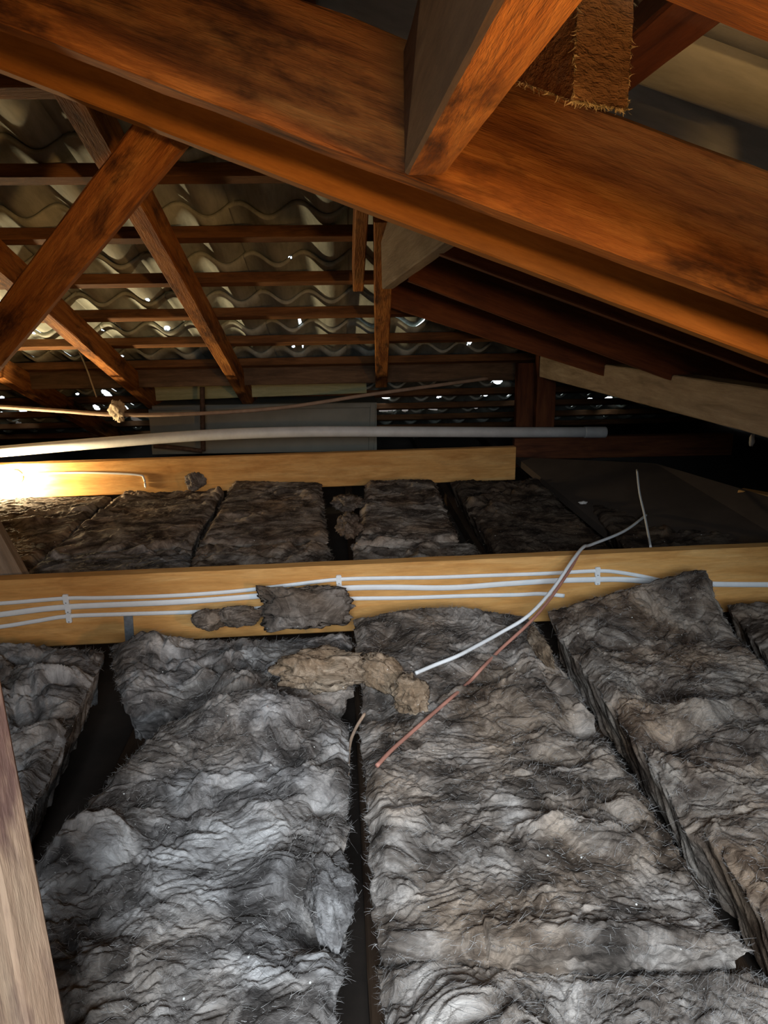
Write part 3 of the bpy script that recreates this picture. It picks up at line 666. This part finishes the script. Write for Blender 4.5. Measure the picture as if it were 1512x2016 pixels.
# ------------------------------------------------------------------ loose wool
from mathutils.bvhtree import BVHTree
TREES = [BVHTree.FromPolygons(v_.tolist(), q_.tolist()) for v_, q_ in (SURF[0], SURF[2], SURF[3], SURF[5])]
def drape(pts, off):
    """points with a depth hang free; points without lie on the batts"""
    out = []
    for q in pts:
        if len(q) == 3: out.append(onY(*q)); continue
        d = ray(*q).normalized(); best = None
        for t in TREES:
            hit = t.ray_cast(CAM, d)
            if hit[0] is not None and (best is None or hit[3] < best[1]): best = (hit[0], hit[3])
        out.append(best[0] - d * off * 0.6 + Vector((0, 0, off)) if best else onZ(*q, ZT))
    return out
def on_batt(px, py, dims, seed, m, fm, label, sink=0.15, **k):
    p = drape([(px, py)], 0.0)[0]
    return clump(p + Vector((0, 0, dims[2] * (0.5 - sink))), dims, seed, m, fm, label, **k)
def cl(px, py, Y, dims, seed, m, fm, label, **k): return clump(onY(px, py, Y), dims, seed, m, fm, label, **k)
cl(598, 1203, 1.63, (0.20, 0.05, 0.095), 31, WOOL_B, FIB_B, 'torn brown wool piece leaning against the cabled beam', box=0.35, rough=0.42, nf=500)
cl(470, 1216, 1.62, (0.10, 0.045, 0.045), 32, WOOL_B, FIB_B, 'small dark wool scrap beside the torn piece on the beam', rough=0.3, nf=200)
cl(410, 1223, 1.62, (0.075, 0.05, 0.045), 33, WOOL_B, FIB_B, 'leftmost rounded wool lump against the cabled beam', rough=0.25, nf=200)
on_batt(628, 1352, (0.15, 0.08, 0.065), 34, WOOL_T, FIB_B, 'torn tan wool tuft at the head of the narrow gap', rough=0.45, nf=500)
on_batt(742, 1345, (0.10, 0.06, 0.06), 35, WOOL_T, FIB_B, 'curled tan wool roll on the corner of the central batt', rot=(0.1, 0.25, -0.5), rough=0.35, nf=500, bend=0.012)
on_batt(800, 1392, (0.055, 0.07, 0.065), 36, WOOL_T, FIB_B, 'brown wool tuft at the end of the loose white cable', rot=(0.3, 0, 0.5), rough=0.4, nf=300)
on_batt(575, 1328, (0.09, 0.04, 0.03), 37, WOOL_A, FIB_A, 'thin pale wool wisp left of the torn tan tuft', rough=0.35, nf=150)
cl(385, 955, 2.95, (0.07, 0.025, 0.06), 38, WOOL_C, FIB_B, 'fluffy wool curl standing at the farther pine beam', rough=0.5, nf=400)
cl(685, 992, 2.72, (0.10, 0.16, 0.04), 39, WOOL_C, FIB_B, 'torn dark wool hump in the far-row gap', rough=0.5, nf=300)
cl(688, 1040, 2.30, (0.07, 0.16, 0.05), 40, WOOL_C, FIB_B, 'reddish dark wool tear between the middle far-row batts', rough=0.5, nf=200)
on_batt(640, 1790, (0.055, 0.13, 0.05), 41, WOOL_A, FIB_A, 'torn pale flap on the right edge of the large grey batt', rot=(0, 0.2, 0.1), rough=0.32, nf=500)
on_batt(1062, 1285, (0.03, 0.15, 0.03), 42, WOOL_T, FIB_B, 'twisted wool strand along the right edge of the central batt', rough=0.35, nf=250)

# ------------------------------------------------------------------ cables on the near beam
def onbeam(o, x, y, off):
    """image point -> point on the front face of a hanging beam"""
    mw = o.matrix_basis; n = Vector((mw.col[1][:3])).normalized(); p0 = mw.translation
    # front face plane goes through the beam's edge with normal along its thickness
    d = ray(x, y); t = (p0 - CAM).dot(n) / d.dot(n)
    return CAM + d * t - n * off, n
def cable_on(o, pts, half, flat, label):
    ps = [onbeam(o, x, y, flat + 0.0008)[0] for x, y in pts]
    n = onbeam(o, *pts[0], 0)[1]
    return tube('flat_cable', ps, flat, CABLE_W, rb=half, n=8, sides=10, label=label, cat='cable')
ex = 0.0
cable_on(BEAM1, [(-520, 1216), (-160, 1196), (0, 1187), (128, 1177), (201, 1176), (330, 1172), (452, 1164), (560, 1152), (663, 1140), (760, 1137), (845, 1136), (960, 1132), (1076, 1128), (1175, 1123), (1226, 1127), (1293, 1140), (1330, 1152)], 0.0052, 0.0028, 'uppermost white cable clipped along the pine beam')
cable_on(BEAM1, [(-520, 1250), (-160, 1226), (0, 1209), (131, 1194), (352, 1184), (500, 1173), (663, 1158), (760, 1155), (883, 1156), (1001, 1148), (1100, 1142), (1175, 1140), (1226, 1140), (1300, 1145), (1400, 1149), (1512, 1150), (1640, 1150)], 0.0075, 0.003, 'wider middle white cable clipped along the pine beam')
cable_on(BEAM1, [(-520, 1282), (-160, 1252), (0, 1233), (70, 1222), (136, 1212), (241, 1208), (400, 1203), (503, 1197), (600, 1186), (676, 1178), (797, 1176), (920, 1172), (1017, 1170), (1064, 1168), (1110, 1172)], 0.0055, 0.0028, 'lowest white cable on the pine beam, partly behind wool')
def clip(x, y, label, hh=0.012, hw=0.0065):
    p, n = onbeam(BEAM1, x, y, 0.0)
    c = empty('cable_clip', p, label, 'cable clip', 'white clips on the pine beam')
    rot = Matrix((Vector(BEAM1.matrix_basis.col[0][:3]).normalized(), n, Vector((0, 0, 1)))).transposed().to_4x4()
    bm = bmesh.new(); bmesh.ops.create_cube(bm, size=1)
    for v in bm.verts: v.co = Vector((v.co.x * hw * 2, -0.0045 + v.co.y * 0.009, v.co.z * hh * 2))
    bmesh.ops.bevel(bm, geom=bm.edges[:], offset=0.0015, segments=2, affect='EDGES')
    me = bpy.data.meshes.new('clip_body'); bm.to_mesh(me); bm.free()
    b = link('clip_body', me, CABLE_W, c)
    me2 = mesh('nail_head', [(0.0016 * math.cos(a * .7854), -0.0097 if s else -0.0085, 0.0016 * math.sin(a * .7854) - hh * 0.72) for s in (0, 1) for a in range(8)],
               [tuple(range(15, 7, -1))] + [(i, (i + 1) % 8, 8 + (i + 1) % 8, 8 + i) for i in range(8)])
    nh = link('nail_head', me2, STEEL, c)
    c.matrix_basis = Matrix.Translation(p) @ rot
for x, y, l in ((131, 1178, 'clip at the left on the uppermost white cable'), (135, 1196, 'clip at the left on the middle white cable'), (137, 1215, 'clip at the left on the lowest white cable'),
                (667, 1140, 'clip beside the torn wool on the uppermost white cable'), (668, 1157, 'clip beside the torn wool on the middle white cable'),
                (1175, 1124, 'clip above the right-hand batt on the uppermost cable'), (1175, 1141, 'clip above the right-hand batt on the middle cable')):
    clip(x, y, l)
# joist strap on the near beam
p, n = onbeam(BEAM1, 253, 1212, 0.001); q, _ = onbeam(BEAM1, 256, 1262, 0.001)
xb = Vector(BEAM1.matrix_basis.col[0][:3]).normalized()
beam('joist_strap', p - xb * 0.011, q - xb * 0.011, xb, -n, 0.022, 0.002, STEEL, c=0.0005, jit=0.0, label='galvanised steel strap on the pine beam below the cables', cat='strap')

# lamp cable on the far beam
ps = [onbeam(BEAM2, x, y, 0.006)[0] for x, y in ((40, 934), (100, 931), (180, 930), (270, 934), (284, 942), (287, 960))]
tube('lamp_cable', ps, 0.0045, CABLE_W, label='thin white cable from the lamp along the farther pine beam', cat='cable')
# ------------------------------------------------------------------ lamp on the far beam
lp, ln_ = onbeam(BEAM2, 32, 938, 0.0)
lamp = empty('lamp', lp, 'glaring bare lamp on the farther pine beam at the left edge', 'lamp')
def lathe(name, prof, seg=20):
    vs = [(rr * math.cos(2 * math.pi * k / seg), -yy, rr * math.sin(2 * math.pi * k / seg)) for yy, rr in prof for k in range(seg)]
    fs = [(i * seg + k, i * seg + (k + 1) % seg, (i + 1) * seg + (k + 1) % seg, (i + 1) * seg + k) for i in range(len(prof) - 1) for k in range(seg)]
    return mesh(name, vs, fs, True)
link('lamp_base', lathe('lamp_base', [(0, 0.0), (0, 0.03), (0.012, 0.03), (0.016, 0.02), (0.03, 0.018), (0.03, 0.0)]), CABLE_W, lamp)
em, nt, b = mat('lit_bulb'); b.inputs['Emission Color'].default_value = (1, 0.76, 0.44, 1); b.inputs['Emission Strength'].default_value = 1150
link('bulb', lathe('bulb', [(0.028, 0.012), (0.036, 0.016), (0.048, 0.026), (0.062, 0.030), (0.076, 0.026), (0.086, 0.014), (0.089, 0.0)]), em, lamp)
# ------------------------------------------------------------------ loose cables
def path(pts): return [onY(x, y, Y) for x, y, Y in pts]
tube('loose_cable', drape([(1275, 1012, 2.35), (1230, 1045, 2.1), (1165, 1072, 1.86), (1149, 1077, 1.76), (1128, 1102, 1.66), (1088, 1160, 1.56), (1040, 1212, 1.48), (985, 1250), (940, 1275), (900, 1296), (855, 1314), (818, 1330)], 0.005), 0.0042, CABLE_W, label='loose white cable hanging over the pine beam onto the central batt', cat='cable')
tube('loose_cable', drape([(1160, 1074, 1.85), (1146, 1080, 1.75), (1122, 1122, 1.64), (1082, 1180, 1.53), (1040, 1228, 1.44), (985, 1282), (950, 1318), (925, 1345), (890, 1376), (860, 1402), (835, 1424), (800, 1455), (770, 1482), (742, 1512)], 0.004), 0.0036, CABLE_R, label='loose red-brown cable crossing the central batt', cat='cable')
tube('hanging_wire', path([(1254, 925, 2.50), (1259, 970, 2.35), (1268, 1010, 2.2), (1275, 1045, 2.05), (1281, 1078, 1.88)]), 0.0036, CABLE_W, label='thin pale wire hanging in the dark behind the pine beam at right', cat='wire')
tube('gap_cable', path([(1540, 1690, 1.0), (1500, 1745, 0.93), (1472, 1810, 0.86), (1450, 1860, 0.80)]), 0.0045, CABLE_R, label='orange-brown cable dropping into the wide gap at lower right', cat='cable')
tube('twig', path([(718, 1405, 1.20), (700, 1435, 1.17), (688, 1470, 1.13), (684, 1540, 1.06)]), 0.003, CABLE_G, label='thin twig-like stick standing in the narrow gap', cat='stick')
tube('sagging_cable', path([(-120, 795, 3.2), (0, 801, 3.2), (120, 809, 3.2), (240, 817, 3.2), (400, 814, 3.25), (560, 802, 3.3), (720, 778, 3.35), (850, 760, 3.4), (960, 745, 3.45)]), 0.0085, CABLE_G, label='dusty sagging cable strung below the dark purlin', cat='cable')
# conduit
pc = path([(-150, 902, 3.12), (0, 889, 3.14), (200, 872, 3.17), (400, 857, 3.2), (600, 850, 3.22), (800, 850, 3.25), (1000, 851, 3.28), (1160, 851, 3.3)])
con = tube('conduit', pc, 0.024, PVC, sides=16, label='long grey plastic pipe lying above the farther pine beam', cat='pipe')
cc = path([(1150, 851, 3.30), (1175, 851, 3.303), (1192, 851, 3.305)])
tube('pipe_end', cc, 0.026, PVC, sides=16, parent=con)
# ------------------------------------------------------------------ white panelled box behind the purlin
bx = empty('panel_box', onY(300, 895, 3.82), 'dull white panelled box below the purlin', 'box')
bw0 = onY(300, 895, 3.82); bw1 = onY(742, 888, 3.82); bh = onY(300, 806, 3.82).z - bw0.z
beam('box_panel', bw0, bw1, (0, 1, 0), (0, 0, 1), 0.35, bh, PANEL, bx, c=0.002, jit=0)
beam('box_trim', onY(300, 810, 3.81), onY(742, 803, 3.81), (0, 1, 0), (0, 0, 1), 0.36, 0.028, PANEL, bx, c=0.004, jit=0)
beam('box_trim', onY(725, 890, 3.805), onY(729, 797, 3.805), (1, 0, 0), (0, 1, 0), 0.03, 0.02, PANEL, bx, c=0.003, jit=0)
beam('pale_board', onY(285, 790, 3.86), onY(722, 774, 3.86), (0, 1, 0), (0, 0, 1), 0.03, 0.12, W_PALE, label='pale green-yellow timber board on top of the white box', cat='board')
tube('hanging_rod', path([(398, 762, 3.66), (399, 820, 3.66), (400, 888, 3.66)]), 0.012, RUST, sides=8, label='dark vertical steel rod hanging from the purlin', cat='rod')
tube('bent_rod', path([(302, 878, 3.60), (350, 882, 3.62), (398, 888, 3.64)]), 0.011, RUST, sides=8, label='short dark rod lying behind the grey pipe', cat='rod')
# ------------------------------------------------------------------ shadowed right side
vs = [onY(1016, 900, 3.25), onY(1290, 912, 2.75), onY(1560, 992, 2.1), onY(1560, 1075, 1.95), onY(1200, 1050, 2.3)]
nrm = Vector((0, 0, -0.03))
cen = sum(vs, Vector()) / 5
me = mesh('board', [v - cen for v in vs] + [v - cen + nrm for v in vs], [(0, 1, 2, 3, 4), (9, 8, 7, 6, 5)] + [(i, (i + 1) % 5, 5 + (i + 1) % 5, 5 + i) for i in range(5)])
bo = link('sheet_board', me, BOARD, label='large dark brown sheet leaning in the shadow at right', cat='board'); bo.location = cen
beam('block', onY(1450, 985, 2.30), onY(1530, 1000, 2.2), (0, 1, 0), (0, 0, 1), 0.05, 0.035, W_PINE, label='small orange timber block at the right edge on the dark sheet', cat='block')
cl(1148, 990, 2.55, (0.03, 0.015, 0.012), 51, SCRAP, FIB_B, 'small pale scrap lying on the shadowed far-row batt', sub=3, nf=10)
cl(1480, 868, 1.98, (0.014, 0.01, 0.035), 52, SCRAP, FIB_B, 'pale paper shred hanging under the grey purlin at right', sub=3, nf=10)
# ------------------------------------------------------------------ dust, web, debris
cl(232, 815, 3.19, (0.055, 0.03, 0.075), 53, WEB, FIB_B, 'dusty cobweb ball caught on the sagging cable', rough=0.6, sub=4, nf=300)
tube('cobweb_thread', path([(155, 690, 3.50), (172, 730, 3.48), (190, 782, 3.46)]), 0.0035, WEB, label='dusty cobweb thread hanging over the dark purlin', cat='cobweb')
tube('wood_curl', path([(463, 1825, 0.77), (466, 1808, 0.78), (478, 1800, 0.785), (489, 1803, 0.785), (484, 1816, 0.775), (475, 1826, 0.77)]), 0.0016, W_SAWN, rb=0.005, label='tiny curled wood shaving on the large grey batt', cat='shaving')
lf = [onY(372, 1546, 1.02), onY(384, 1522, 1.045), onY(405, 1506, 1.06), onY(412, 1512, 1.055), onY(402, 1534, 1.035), onY(384, 1546, 1.02)]
lc = sum(lf, Vector()) / 6
me = mesh('leaf', [v - lc for v in lf] + [v - lc + Vector((0, 0, 0.002)) for v in lf], [(0, 1, 2, 3, 4, 5), (11, 10, 9, 8, 7, 6)] + [(i, (i + 1) % 6, 6 + (i + 1) % 6, 6 + i) for i in range(6)])
o = link('dry_leaf', me, plain('dry_leaf', (0.34, 0.40, 0.40), 0.7), label='small dry grey leaf on the large grey batt', cat='leaf'); o.location = lc + Vector((0, 0, 0.012))
